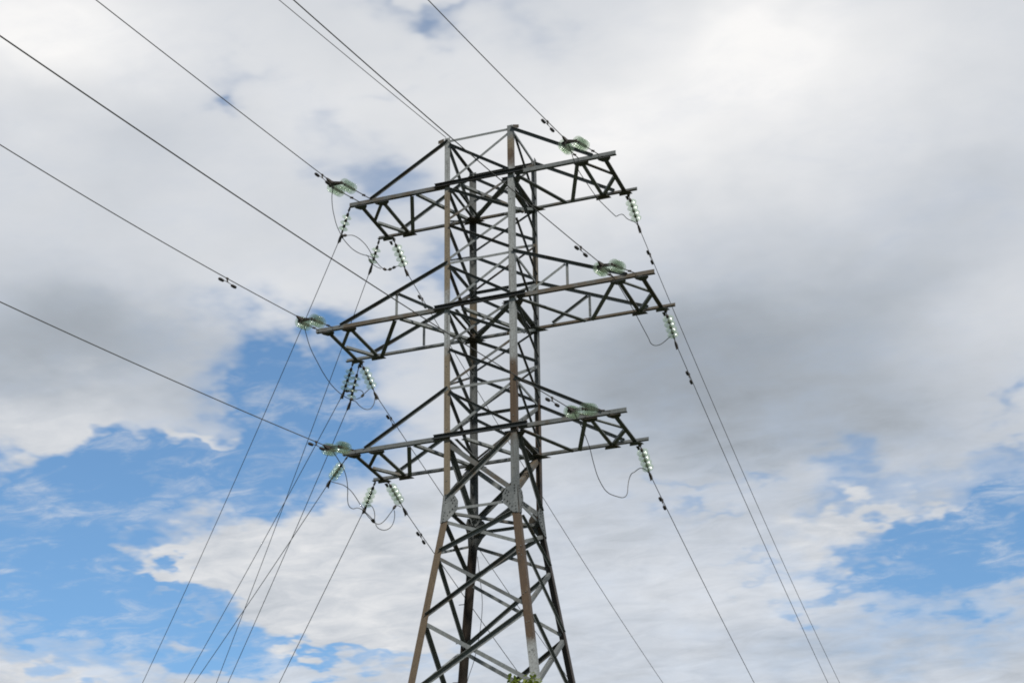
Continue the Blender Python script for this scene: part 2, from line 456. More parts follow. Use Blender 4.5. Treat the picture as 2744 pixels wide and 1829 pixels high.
M_LEG = {
    'A': leg_material('steel_leg_left', [(0, GREYD), (6, (0.12, 0.085, 0.05)), (19.6, TAN), (24.5, GREY), (26.3, TAN), (29.75, GREY)]),
    'B': leg_material('steel_leg_near', [(0, GREYD), (14.2, GREY), (15.75, RUST), (19.9, GREYD), (21.6, RUST), (23.9, GREY), (30.15, RUST), (30.75, TAN), (31.1, GREYD)]),
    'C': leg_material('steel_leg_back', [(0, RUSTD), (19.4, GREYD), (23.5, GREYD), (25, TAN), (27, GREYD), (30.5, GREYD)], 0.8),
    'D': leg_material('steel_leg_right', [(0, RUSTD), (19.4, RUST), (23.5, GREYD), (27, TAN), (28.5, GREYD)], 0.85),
}
M_STEEL = steel('galvanised_steel', 0.19, 0.92)
M_STEEL2 = steel('weathered_shade_steel', 0.30, 0.62)  # rustier steel, its tone also lowered to paint in shade on braces
M_RUSTY = steel('rusting_steel', 0.42, 0.72)
M_SHADE = steel('shade_dark_steel', 0.30, 0.55)  # darker steel copy: shade of brace and tie undersides put into the colour
M_PLATE = steel('gusset_steel', 0.17, 0.70)

mt, b = mat('dark_bolt_steel', 0.5, 0.3)
b.inputs['Base Color'].default_value = (0.03, 0.028, 0.026, 1)
M_BOLT = mt
mt, b = mat('fitting_iron', 0.55, 0.2)
oc = N('ShaderNodeTexCoord').outputs['Object']
LK(ramp2(noise(oc, 18, 4, 0.6), (0.3, (0.045, 0.042, 0.038)), (0.7, (0.11, 0.085, 0.065))), b.inputs['Base Color'])
M_IRON = mt
mt, b = mat('damper_weight_iron', 0.6, 0.1)
oc = N('ShaderNodeTexCoord').outputs['Object']
LK(ramp2(noise(oc, 25, 4, 0.6), (0.3, (0.02, 0.02, 0.02)), (0.75, (0.06, 0.045, 0.035))), b.inputs['Base Color'])
M_WEIGHT = mt
mt, b = mat('weathered_aluminium_wire', 0.75, 0.0)
oc = N('ShaderNodeTexCoord').outputs['Object']
LK(ramp2(noise(oc, 4, 4, 0.6), (0.3, (0.07, 0.068, 0.064)), (0.7, (0.115, 0.11, 0.10))), b.inputs['Base Color'])
M_WIRE = mt
mt, b = mat('green_glass', 0.3, 0.0)
b.inputs['Base Color'].default_value = (0.42, 0.50, 0.39, 1)
tp_ = N('ShaderNodeBsdfTransparent')
tp_.inputs[0].default_value = (0.915, 0.955, 0.90, 1)
gl_ = N('ShaderNodeBsdfGlossy')
gl_.inputs['Roughness'].default_value = 0.16
lw = N('ShaderNodeLayerWeight')
lw.inputs[0].default_value = 0.35
ms = N('ShaderNodeMixShader')
LK(maprange(lw.outputs['Facing'], 0.0, 1.0, 0.15, 0.27, False), ms.inputs[0])
LK(tp_.outputs[0], ms.inputs[1])
LK(b.outputs[0], ms.inputs[2])
ms2 = N('ShaderNodeMixShader')
ms2.inputs[0].default_value = 0.06
LK(ms.outputs[0], ms2.inputs[1])
LK(gl_.outputs[0], ms2.inputs[2])
LK(ms2.outputs[0], nt.nodes['Material Output'].inputs[0])
M_GLASS = mt
mt, b = mat('bark', 0.9)
oc = N('ShaderNodeTexCoord').outputs['Object']
LK(ramp2(noise(oc, 9, 6, 0.65), (0.3, (0.05, 0.04, 0.03)), (0.7, (0.14, 0.115, 0.09))), b.inputs['Base Color'])
M_BARK = mt
mt, b = mat('leaf_green', 0.55)
gi = N('ShaderNodeNewGeometry')
oc = N('ShaderNodeTexCoord').outputs['Object']
lc = ramp2(noise(oc, 6, 3, 0.6), (0.3, (0.16, 0.22, 0.03)), (0.7, (0.25, 0.30, 0.055)))
LK(lc, b.inputs['Base Color'])
tr = N('ShaderNodeBsdfTranslucent')
LK(lc, tr.inputs[0])
ms = N('ShaderNodeMixShader')
ms.inputs[0].default_value = 0.4
LK(b.outputs[0], ms.inputs[1])
LK(tr.outputs[0], ms.inputs[2])
LK(ms.outputs[0], nt.nodes['Material Output'].inputs[0])
M_LEAF = mt
mt, b = mat('meadow', 0.95)
oc = N('ShaderNodeTexCoord').outputs['Object']
n1 = noise(oc, 0.05, 6, 0.6)
n2 = noise(oc, 1.5, 8, 0.7)
LK(mixc(n2, ramp2(n1, (0.35, (0.02, 0.032, 0.010)), (0.65, (0.04, 0.05, 0.018))), (0.03, 0.036, 0.012)), b.inputs['Base Color'])
M_GRASS = mt
mt, b = mat('concrete', 0.85)
oc = N('ShaderNodeTexCoord').outputs['Object']
LK(ramp2(noise(oc, 5, 6, 0.6), (0.3, (0.25, 0.24, 0.22)), (0.7, (0.38, 0.37, 0.35))), b.inputs['Base Color'])
M_CONC = mt

# ------------------------------------------------------------------ mesh helpers
V = Vector


def link(name, bm, material, parent=None, smooth=False):
    bmesh.ops.recalc_face_normals(bm, faces=bm.faces)
    me = bpy.data.meshes.new(name)
    if smooth:
        for f in bm.faces:
            f.smooth = True
    bm.to_mesh(me)
    bm.free()
    me.materials.append(material)
    o = bpy.data.objects.new(name, me)
    COL.objects.link(o)
    if parent:
        o.parent = parent
    return o


def empty(name, loc=(0, 0, 0)):
    o = bpy.data.objects.new(name, None)
    o.empty_display_size = 0.2
    COL.objects.link(o)
    o.location = loc
    return o


def tag(o, label=None, cat=None, group=None, kind=None):
    for k, v in (('label', label), ('category', cat), ('group', group), ('kind', kind)):
        if v:
            o[k] = v
    return o


def loft(bm, rings, cap=True):
    vs = [[bm.verts.new(p) for p in r] for r in rings]
    n = len(vs[0])
    for a, c in zip(vs, vs[1:]):
        for i in range(n):
            j = (i + 1) % n
            bm.faces.new((a[i], a[j], c[j], c[i]))
    if cap:
        bm.faces.new(vs[0])
        bm.faces.new(list(reversed(vs[-1])))


def L_prof(p, e1, w1, e2, w2, t):
    return [p, p + e1 * w1, p + e1 * w1 + e2 * t, p + e1 * t + e2 * t, p + e1 * t + e2 * w2, p + e2 * w2]


def C_prof(p, e1, h, e2, w, t):
    """channel: web along e1 (height h), flanges along e2 (width w)"""
    return [p, p + e1 * h, p + e1 * h + e2 * w, p + e1 * (h - t) + e2 * w, p + e1 * (h - t) + e2 * t,
            p + e1 * t + e2 * t, p + e1 * t + e2 * w, p + e2 * w]


def angle(bm, p, q, n, w1, w2, t=0.008, out=False, top=True, off=0.0):
    """rolled steel angle from p to q: flange w1 flat in the plane with normal n, flange w2 along +n (out) or -n."""
    p, q, n = V(p), V(q), V(n)
    d = (q - p).normalized()
    n = (n - d * n.dot(d)).normalized()
    e = n.cross(d)
    if abs(e.z) > 0.05:
        if e.z < 0:
            e = -e
    elif e.y < 0:
        e = -e
    if top:
        e1 = -e
        c = e * (w1 / 2)
    else:
        e1 = e
        c = -e * (w1 / 2)
    e2 = n if out else -n
    c = c + n * off
    loft(bm, [L_prof(p + c, e1, w1, e2, w2, t), L_prof(q + c, e1, w1, e2, w2, t)])


def plate(bm, pts, n, t):
    n = V(n).normalized() * t
    loft(bm, [[V(p) for p in pts], [V(p) + n for p in pts]])


def rod(bm, p, q, r, seg=6, r2=None):
    p, q = V(p), V(q)
    d = (q - p).normalized()
    a = d.orthogonal().normalized()
    b_ = d.cross(a)
    r2_ = r if r2 is None else r2
    rg = lambda c, rr: [c + (a * math.cos(6.28318 * i / seg) + b_ * math.sin(6.28318 * i / seg)) * rr for i in range(seg)]
    loft(bm, [rg(p, r), rg(q, r2_)])


def tube(bm, pts, r, seg=6):
    pts = [V(p) for p in pts]
    rings = []
    a = None
    for i, p in enumerate(pts):
        d = (pts[min(i + 1, len(pts) - 1)] - pts[max(i - 1, 0)]).normalized()
        a = d.orthogonal().normalized() if a is None else (a - d * a.dot(d)).normalized()
        b_ = d.cross(a)
        rings.append([p + (a * math.cos(6.28318 * k / seg) + b_ * math.sin(6.28318 * k / seg)) * (r[i] if isinstance(r, list) else r) for k in range(seg)])
    loft(bm, rings)


def lathe(bm, prof, seg=20):
    """profile (radius, z) closed about the z axis"""
    vs = [[bm.verts.new((r * math.cos(6.28318530718 * k / seg), r * math.sin(6.28318530718 * k / seg), z)) for k in range(seg)] for r, z in prof]
    for a, c in zip(vs, vs[1:]):
        for i in range(seg):
            j = (i + 1) % seg
            bm.faces.new((a[i], a[j], c[j], c[i]))
    bm.faces.new(vs[0])
    bm.faces.new(list(reversed(vs[-1])))


def spline(pts, sub=6):
    """Catmull-Rom through the points"""
    P = [V(p) for p in pts]
    P = [P[0] * 2 - P[1]] + P + [P[-1] * 2 - P[-2]]
    out = []
    for i in range(1, len(P) - 2):
        a, b_, c, d = P[i - 1:i + 3]
        for k in range(sub):
            t = k / sub
            out.append(0.5 * ((2 * b_) + (c - a) * t + (2 * a - 5 * b_ + 4 * c - d) * t * t + (3 * b_ - a - 3 * c + d) * t ** 3))
    out.append(P[-2])
    return out


# ------------------------------------------------------------------ ground
bm = bmesh.new()
for r0 in (0,):
    ring = [bm.verts.new((4000 * math.cos(6.28318 * i / 64), 4000 * math.sin(6.28318 * i / 64), 0)) for i in range(64)]
    bm.faces.new(ring)
tag(link('ground', bm, M_GRASS), kind='structure')

# ------------------------------------------------------------------ tower
HW, HD = GEO['hw'], GEO['hd']
ZG = ZL['g']
S2, S2D = GEO['s2'], GEO['s2d']
Z1 = ZL['b1']


def half(z):
    w = HW - GEO['tw'] * (z - Z1)
    d = HD - GEO['td'] * (z - Z1)
    if z < ZG:
        w += S2 * (ZG - z)
        d += S2D * (ZG - z)
    return w, d


SGN = {'A': (-1, -1), 'B': (1, -1), 'C': (-1, 1), 'D': (1, 1)}


def corner(leg, z):
    w, d = half(z)
    return V((SGN[leg][0] * w - {'A': 0.075, 'C': 0.05}.get(leg, 0.0), SGN[leg][1] * d, z))


tower = tag(empty('transmission_tower'), 'tall lattice steel transmission tower, grey and rusty, with three pairs of crossarms', 'transmission tower')
LEGT = 0.015
for lg in 'ABCD':
    sx, sy = SGN[lg]
    bm = bmesh.new()
    ex, ey = V((-sx, 0, 0)), V((0, -sy, 0))
    rings = []
    zt = ZL['top'] + 0.10
    zs = [0.35, ZG - 0.9, ZG - 0.05] + [ZG + 0.1, 24, zt]
    for z, w in zip(zs, (0.205, 0.195, 0.19, 0.185, 0.175, 0.165)):
        c = corner(lg, z)
        rings.append(L_prof(c, ex, w, ey, w, LEGT))
    loft(bm, rings)
    lo = link('leg', bm, M_LEG[lg], tower)
    # concrete footing
    bm = bmesh.new()
    c = corner(lg, 0.35) - V((sx, sy, 0)) * 0.08
    loft(bm, [[V((c.x + a * 0.55, c.y + b2 * 0.55, -0.4)) for a, b2 in ((-1, -1), (1, -1), (1, 1), (-1, 1))],
              [V((c.x + a * 0.35, c.y + b2 * 0.35, 0.34)) for a, b2 in ((-1, -1), (1, -1), (1, 1), (-1, 1))]])
    link('footing', bm, M_CONC, tower)

# bolts proud of the near leg and the splice bolts
FACES = [('A', 'B', V((0, -1, 0))), ('B', 'D', V((1, 0, 0))), ('D', 'C', V((0, 1, 0))), ('C', 'A', V((-1, 0, 0)))]
rnd = random.Random(4)


def brace(p, q, n, w, dark, mtl, parent=tower, name='brace', trim=0.09, trim_d=0.17, wk=1.0):
    d = (V(q) - V(p)).normalized()
    bm = bmesh.new()
    if dark and abs(n.x) > 0.5:
        angle(bm, V(p) + d * 0.24, V(q) - d * 0.20, n, w * 0.72, w * 0.72, 0.008, out=True, top=True, off=-LEGT - 0.004)
    elif dark:
        angle(bm, V(p) + d * trim_d, V(q) - d * trim_d, n, w * wk, w * (2.15 - wk), 0.008, out=True, top=True, off=-LEGT - 0.004)
    else:
        angle(bm, V(p) + d * trim, V(q) - d * trim, n, w, w, 0.008, out=False, top=True, off=-LEGT - 0.018)
    return link(name, bm, mtl, parent)


zm2, zm1 = ZL['m2'], ZL['m1']
zm3 = zm2 - 2.15
LOW = [zm3, zm3 - 2.6, zm3 - 5.3, zm3 - 8.4, 0.9]
UP = [ZL[k] for k in ('top', 'b1', 'n1', 't2', 'b2', 'n3', 't3', 'b3', 'g')]
STEELS = [M_STEEL, M_STEEL, M_STEEL, M_STEEL2, M_STEEL2]
for i, (za, zb) in enumerate(zip(UP, UP[1:])):
    heavy = i == len(UP) - 2
    for l0, l1, n in FACES:            # seen from outside l0 is left, l1 right
        w = 0.135 if heavy else 0.078
        back = n.y > 0.5 or n.x < -0.5
        dz = 0.05
        down = (corner(l0, za - dz), corner(l1, zb + dz))     # falls to the right
        rise = (corner(l0, zb + dz), corner(l1, za - dz))
        if heavy:
            down = (corner(l0, za - 0.1), corner(l1, zb + 0.15))
            rise = (corner(l0, zb + 0.15), corner(l1, za - 0.1))
        brace(*down, n, w, not heavy or n.x != 0, M_STEEL2 if heavy else rnd.choice([M_SHADE, M_SHADE, M_STEEL2]), wk=0.85)
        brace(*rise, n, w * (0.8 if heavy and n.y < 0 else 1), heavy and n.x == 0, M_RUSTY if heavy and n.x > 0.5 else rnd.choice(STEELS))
lowz = [ZG - 0.12, zm1, zm2, zm3]
for i, (za, zb) in enumerate(zip(lowz, lowz[1:])):
    for l0, l1, n in FACES:
        down = (corner(l0, za - (0.25 if i == 0 else 0.02)), corner(l1, zb + 0.02))
        rise = (corner(l0, zb + 0.02), corner(l1, za - (0.25 if i == 0 else 0.02)))
        w = 0.095 if i < 2 else 0.11
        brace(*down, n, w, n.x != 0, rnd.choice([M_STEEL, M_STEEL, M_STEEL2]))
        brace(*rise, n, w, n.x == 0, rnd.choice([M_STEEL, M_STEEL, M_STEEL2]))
bm = bmesh.new()
for i, (za, zb) in enumerate(zip(LOW, LOW[1:])):
    for l0, l1, n in FACES:
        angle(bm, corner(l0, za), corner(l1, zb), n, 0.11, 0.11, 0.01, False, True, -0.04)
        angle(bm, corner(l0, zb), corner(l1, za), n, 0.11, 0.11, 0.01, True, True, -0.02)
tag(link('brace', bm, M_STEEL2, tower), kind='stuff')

# horizontals round the tower at the tie levels and the waist
for key in ('top', 't2', 't3', 'g'):
    for l0, l1, n in FACES:
        z = ZL[key] - (0.02 if key != 'g' else 0.05)
        if key == 'top':
            z = ZL['top'] + (0.0 if n.y < 0.5 else -0.06)
        p, q = corner(l0, z), corner(l1, z)
        bm = bmesh.new()
        d = (q - p).normalized()
        angle(bm, p + d * 0.12, q - d * 0.12, n, 0.075, 0.075, 0.008, False, True, -LEGT - 0.03)
        link('horizontal_strut', bm, M_STEEL if n.y < 0 else rnd.choice(STEELS), tower)
# plan bracing across the waist
for a, c in (('A', 'D'), ('B', 'C')):
    bm = bmesh.new()
    p, q = corner(a, ZG - 0.16), corner(c, ZG - 0.16)
    if a == 'B':
        p.z -= 0.02
        q.z -= 0.02
    d = (q - p).normalized()
    angle(bm, p + d * 0.2, q - d * 0.2, (0, 0, 1), 0.075, 0.075, 0.008, True, False, 0)
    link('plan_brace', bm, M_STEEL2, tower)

# gusset plates at the waist, bolts on them
for l0, l1, n in FACES:
    for lg, ot in ((l0, l1), (l1, l0)):
        c = corner(lg, ZG)
        ax = (corner(ot, ZG) - c).normalized()
        lowd = (corner(lg, ZG - 1) - c)
        c = c + n * 0.006
        up = V((0, 0, 1))
        dn = lowd.normalized()
        pts = [c + up * 0.36 + ax * 0.01, c + up * 0.37 + ax * 0.16, c + up * 0.31 + ax * 0.33, c + up * 0.15 + ax * 0.42, c - up * 0.10 + ax * 0.41,
               c - up * 0.20 + ax * 0.30, c + dn * 0.42 + ax * 0.19, c + dn * 0.46 + ax * 0.01]
        bm = bmesh.new()
        plate(bm, pts, n, 0.012)
        nf = len(bm.faces)
        spots = [(0.07, x) for x in (0.36, 0.28, 0.20, 0.12, 0.02, -0.07, -0.16, -0.25, -0.34, -0.42)] + \
                [(0.29, 0.25), (0.24, 0.19), (0.33, 0.17), (0.27, 0.10), (0.35, 0.0), (0.28, -0.07), (0.22, -0.15), (0.17, -0.25)]
        for sx_, sz_ in spots:
            pc = c + ax * sx_ + up * sz_ + (V((lowd.x, lowd.y, 0)) * -sz_ if sz_ < 0 else V((0, 0, 0))) + n * 0.008
            rod(bm, pc, pc + n * 0.024, 0.015, 6)
        for f in list(bm.faces)[nf:]:
            f.material_index = 1
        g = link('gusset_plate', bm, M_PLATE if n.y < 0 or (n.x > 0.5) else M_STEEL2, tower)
        g.data.materials.append(M_BOLT)

# scattered bright bolt heads on the near leg
bm = bmesh.new()
for z in (16.9, 16.1, 15.3, 14.5, 13.9, 18.2, 18.0):
    c = corner('B', z)
    for ox in (0.06, 0.13):
        p = c + V((-ox, 0, rnd.uniform(-0.05, 0.05)))
        rod(bm, p, p + V((0, -0.02, 0)), 0.013, 6)
for z in (28.9, 27.1, 25.6, 22.1, 20.6, 23.7):
    for lg in 'AB':
        c = corner(lg, z)
        p = c + V((-SGN[lg][0] * 0.08, 0, rnd.uniform(-0.2, 0.2)))
        rod(bm, p, p + V((0, -0.02, 0)), 0.012, 6)
link('leg_bolts', bm, M_STEEL, tower)

# step bolts up the back leg
for k in range(34):
    z = 1.6 + k * 0.52
    if z > ZG - 0.9:
        break
    c = corner('C', z)
    bm = bmesh.new()
    if k % 2:
        rod(bm, c + V((0, -0.08, 0)), c + V((-0.20, -0.08, 0)), 0.011, 6)
    else:
        rod(bm, c + V((0.10, 0, 0)), c + V((0.10, 0.19, 0)), 0.011, 6)
    link('step_bolt', bm, M_IRON, tower)

# ---- crossarms
ZB = {'b1': ZL['b1'], 'b2': ZL['b2'], 'b3': ZL['b3']}


def crossarm(key):
    z = ZB[key]
    long_ = key == 'b2'
    f0, f1, f2, tip = [GEO['d_' + k] for k in (('F0', 'F1', 'F2', 'TIP') if long_ else ('f0', 'f1', 'f2', 'tip'))]
    tie_d = 3.28 if long_ else 2.42
    tz = {'b1': ZL['top'], 'b2': ZL['t2'], 'b3': ZL['t3']}[key]
    w, d = half(z)
    yo = d + 0.022
    bm = bmesh.new()
    # through channel bolted outside the front legs, toes outward
    y = -(d + 0.036)
    p = V((-(w + 0.36), y, z - 0.03))
    q = V((w + 0.33, y, z - 0.03))
    loft(bm, [C_prof(p, V((0, 0, 1)), 0.125, V((0, -1, 0)), 0.065, 0.009), C_prof(q, V((0, 0, 1)), 0.125, V((0, -1, 0)), 0.065, 0.009)])
    arm = link('crossarm', bm, M_BEAM, tower)
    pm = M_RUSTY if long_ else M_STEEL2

    def lat(p, q, wd=0.08, dz=0.0, mtl=None, nm='lattice_brace', up=True, tr=0.03):
        p, q = V(p), V(q)
        dd = (q - p).normalized()
        b_ = bmesh.new()
        angle(b_, p + dd * tr, q - dd * tr, (0, 0, 1), wd * 1.35, wd if mtl is M_STEEL else 0.03, 0.008, up, False, dz)
        return link(nm, b_, mtl or rnd.choice(STEELS), arm)

    zf = z - 0.066                                 # underside of the chords
    for sx in (-1, 1):
        for sy in (-1, 1):
            b_ = bmesh.new()
            p = V((sx * (w + 0.06 if sy < 0 else 0.004), sy * yo, z - 0.058))
            q = V((sx * (w + tip), sy * yo, z - 0.058))
            loft(b_, [L_prof(p, V((0, 0, 1)), 0.115, V((0, -sy, 0)), 0.10, 0.010), L_prof(q, V((0, 0, 1)), 0.115, V((0, -sy, 0)), 0.10, 0.010)])
            link('chord', b_, pm, arm)
            # tie
            top = V((sx * (half(tz)[0] - 0.05), sy * d, tz - 0.02))
            bot = V((sx * (w + tie_d), sy * d, z + 0.03))
            dd = (bot - top).normalized()
            b_ = bmesh.new()
            angle(b_, top, bot, (0, sy, 0), 0.085, 0.085, 0.008, sy < 0, True, -0.03 if sy > 0 else 0.0)
            link('tie', b_, M_STEEL2 if sy < 0 else M_STEEL, arm)
            if long_:
                pd = 1.55
                tt = (pd + 0.05) / (tie_d + 0.05)
                zt_ = top.z + (bot.z - top.z) * tt
                b_ = bmesh.new()
                angle(b_, (sx * (w + pd), sy * d, z + 0.05), (sx * (w + pd), sy * d, zt_ - 0.02), (0, sy, 0), 0.08, 0.06, 0.007, False, True, -0.02)
                link('post', b_, M_STEEL, arm)
                b_ = bmesh.new()
                angle(b_, (sx * (w + 0.42), sy * d, z + 0.05), (sx * (w + pd - 0.05), sy * d, zt_ - 0.04), (0, sy, 0), 0.075, 0.075, 0.007, sy < 0 and sx < 0, True, -0.01)
                link('strut', b_, M_STEEL, arm)
        g = -1 if sx < 0 else 1                     # half turn symmetry: left f is right r
        Y0, Y1 = -d * 1.0, d * 1.0
        P = lambda dist, y: V((sx * (w + dist), y, zf))
        lat(P(f0, -yo + 0.02), P(f0, yo - 0.02), 0.10, -0.010, M_RUSTY if long_ else M_STEEL2, 'end_bar', False, 0)
        mid = P(f0, 0)
        lat(P(f1, -yo + 0.05), mid + V((-sx * 0.02, -0.06, 0)), 0.07, -0.022)
        lat(mid + V((-sx * 0.02, 0.06, 0)), P(f1, yo - 0.05), 0.075, -0.034, M_STEEL, up=True)
        if sx < 0:
            lat(P(f1, -yo + 0.04), P(f1, yo - 0.04), 0.085, -0.012)
            lat(P(f2, -yo + 0.04), P(f1 - 0.12, yo - 0.05), 0.085, -0.024)
            lat(P(f2 - 0.12, -yo + 0.05), P(0.05, yo - 0.06), 0.075, -0.014, M_STEEL)
        else:
            lat(P(f1, -yo + 0.04), P(f1, yo - 0.04), 0.08, -0.012)
            lat(P(f1 - 0.12, -yo + 0.05), P(f2, yo - 0.04), 0.085, -0.024)
            lat(P(0.08, -yo + 0.05), P(f2 - 0.15, yo - 0.02), 0.095, -0.014, M_STEEL2)
        # node plates under the chords
        for dist, sy in ((f0, -1), (f0, 1), (f1, -1), (f1, 1)):
            c = P(dist, sy * yo) + V((0, 0, -0.045))
            a = V((1, 0, 0))
            i_ = V((0, -sy, 0))
            hw_ = 0.20 if dist == f0 else 0.23
            pts = [c - a * hw_ - i_ * 0.03, c + a * hw_ - i_ * 0.03, c + a * hw_ * 0.9 + i_ * 0.08, c + a * 0.08 + i_ * 0.21, c - a * 0.08 + i_ * 0.21, c - a * hw_ * 0.9 + i_ * 0.08]
            b_ = bmesh.new()
            plate(b_, pts, (0, 0, -1), 0.010)
            if dist == f0:                          # lug the insulators hook on
                lug = c + V((0, sy * 0.10, -0.02))
                plate(b_, [lug + a * 0.05, lug - a * 0.05, lug - a * 0.03 + V((0, sy * 0.12, -0.06)), lug + a * 0.03 + V((0, sy * 0.12, -0.06))], (0, 0, 1), 0.012)
            link('node_plate', b_, M_BOLTED, arm)
    # across the body
    for sx in (-1, 1):
        for o_ in (0.08, 0.27):
            lat((sx * (w - o_), -d + 0.02, zf), (sx * (w - o_), d - 0.02, zf), 0.135 if sx > 0 else 0.068, -0.004 - o_ * 0.02, M_SHADE, 'cross_tie', False, 0)
        # inclined wing plate beside the body
    lat((w - 0.06, -d + 0.1, zf), (-w + 0.08, d - 0.1, zf), 0.11, -0.03, M_STEEL2, 'plan_brace', True)
    lat((-0.58, -d, zf), (0.62, d, zf), 0.075, -0.045, M_STEEL, 'plan_brace', True)
    for sx, sy in ((-1, 1), (1, 1), (1, -1)):
        c = V((sx * (w - 0.02), sy * (d - 0.02), zf - 0.07))
        b_ = bmesh.new()
        plate(b_, [c + V((sx * 0.30, 0, 0)), c + V((-sx * 0.38, 0, 0)), c + V((-sx * 0.30, -sy * 0.15, 0)), c + V((-sx * 0.05, -sy * 0.42, 0)), c + V((sx * 0.05, -sy * 0.36, 0))], (0, 0, -1), 0.01)
        link('node_plate', b_, M_BOLTED, arm)
    return arm


M_BEAM = steel('shade_dark_beam_steel', 0.25, 0.25)  # channel colour darkened to stand in for shade on its web
M_BOLTED = steel('node_steel', 0.42, 0.5)
for k in ('b1', 'b2', 'b3'):
    crossarm(k)
# little cap plates on the leg tops
for lg in 'AB':
    sx, sy = SGN[lg]
    c = corner(lg, ZL['top'] + 0.07)
    bm = bmesh.new()
    plate(bm, [c + V((0.02 * sx, 0, -0.12)), c + V((0.20 * (1 if lg != 'A' else -1), 0, -0.12)), c + V((0.20 * (1 if lg != 'A' else -1), 0, -0.02)), c + V((0.02 * sx, 0, 0.02))], (0, sy, 0), 0.012)
    link('cap_plate', bm, M_BOLTED, tower)

# ------------------------------------------------------------------ wires
PLACE = {'1': 'upper', '2': 'middle', '3': 'lower'}


def wpt(k, s):
    A, ph, s0, h0, b_, c_, smax = WIRES[k]
    x = s - s0
    h = h0 + b_ * x + c_ * x * x
    return V((A[0] + s * math.sin(ph), A[1] + s * math.cos(ph), A[2] + h))


def wdir(k, s):
    return (wpt(k, s + 0.05) - wpt(k, s - 0.05)).normalized()


FAR = {'F': 62.0, 'R': 115.0, 'T': 46.0}
for k in WIRES:
    s0 = WIRES[k][2]
    smax = FAR[k[0]]
    n = 70
    pts = [wpt(k, s0 + (smax - s0) * (i / n) ** 1.3) for i in range(n + 1)]
    if k[0] == 'T':
        pts = [p for p in pts if p.z > 4.0]
    bm = bmesh.new()
    tube(bm, pts, {'F': R_F, 'R': R_R, 'T': R_T}[k[0]] * (0.8 if k == 'FG' else 1), 6)
    if k == 'FG':
        lab = 'thin earth wire running from the peak of the left tower leg to the upper left'
        nm, grp = 'earth_wire', None
    else:
        nm = 'power_line'
        side = 'left' if 'L' in k or k[0] == 'T' else 'right'
        lev = PLACE[k[1]]
        if k[0] == 'F':
            lab = f'power line rising to upper left from near tip of the {lev} {side} crossarm'
            grp = 'near span power lines'
        elif k[0] == 'R':
            lab = f'power line falling to lower right from far tip of the {lev} {side} crossarm'
            grp = 'far span power lines'
        else:
            lab = f"power line falling lower left from the {'far' if k.endswith('r') else 'near'} tip of the {lev} left crossarm"
            if k == 'T2':
                lab = 'power line falling from the left of two strings under the middle left crossarm'
            if k == 'T2r':
                lab = 'power line falling from the right of two strings under the middle left crossarm'
            grp = 'branch power lines'
    tag(link(nm, bm, M_WIRE, None, True), lab, 'power line', grp)

# ------------------------------------------------------------------ insulators
DISC = [(0.030, 0.000), (0.052, 0.004), (0.085, 0.016), (0.115, 0.034), (0.134, 0.054), (0.140, 0.066), (0.136, 0.070), (0.124, 0.060), (0.116, 0.074),
        (0.106, 0.072), (0.098, 0.050), (0.086, 0.070), (0.074, 0.066), (0.066, 0.040), (0.030, 0.034)]
bm = bmesh.new()
lathe(bm, DISC, 28)
DISC_MESH = None


def glass_disc(parent, loc, quat, k=1.0):
    global DISC_MESH
    if DISC_MESH is None:
        o = link('glass_disc', bm, M_GLASS, parent, True)
        DISC_MESH = o.data
    else:
        o = bpy.data.objects.new('glass_disc', DISC_MESH)
        COL.objects.link(o)
        o.parent = parent
    o.rotation_mode = 'QUATERNION'
    o.location = loc
    o.rotation_quaternion = quat
    o.scale = (k, k, 1.0)
    return o


def metal_string(L, n, sp, first, name, parent):
    """caps, pins and end fittings of one string along +z from 0 to L"""
    b_ = bmesh.new()
    # shackle and link at the tower end
    rod(b_, (0, 0, 0), (0, 0, first - 0.07), 0.014, 6)
    rod(b_, (-0.05, 0, first * 0.45), (0.05, 0, first * 0.45), 0.018, 6)
    rod(b_, (0, 0, max(0.0, first * 0.45 - 0.07)), (0, 0, first * 0.45 + 0.05), 0.028, 6)
    for i in range(n):
        z = first + i * sp
        prof = [(0.018, z - 0.082), (0.034, z - 0.078), (0.042, z - 0.050), (0.042, z - 0.010), (0.048, z + 0.006), (0.034, z + 0.012)]
        lathe(b_, prof, 12)
        rod(b_, (0, 0, z + 0.01), (0, 0, z + sp - 0.07 if i < n - 1 else z + 0.16), 0.016, 6)
    z = first + (n - 1) * sp + 0.16
    if L > z:
        rod(b_, (0, 0, z - 0.02), (0, 0, L), 0.016, 6)
    rod(b_, (0, 0, z - 0.03), (0, 0, z + 0.05), 0.030, 6)
    return link(name, b_, M_IRON, parent)


def quat_to(d):
    return V((0, 0, 1)).rotation_difference(d.normalized())


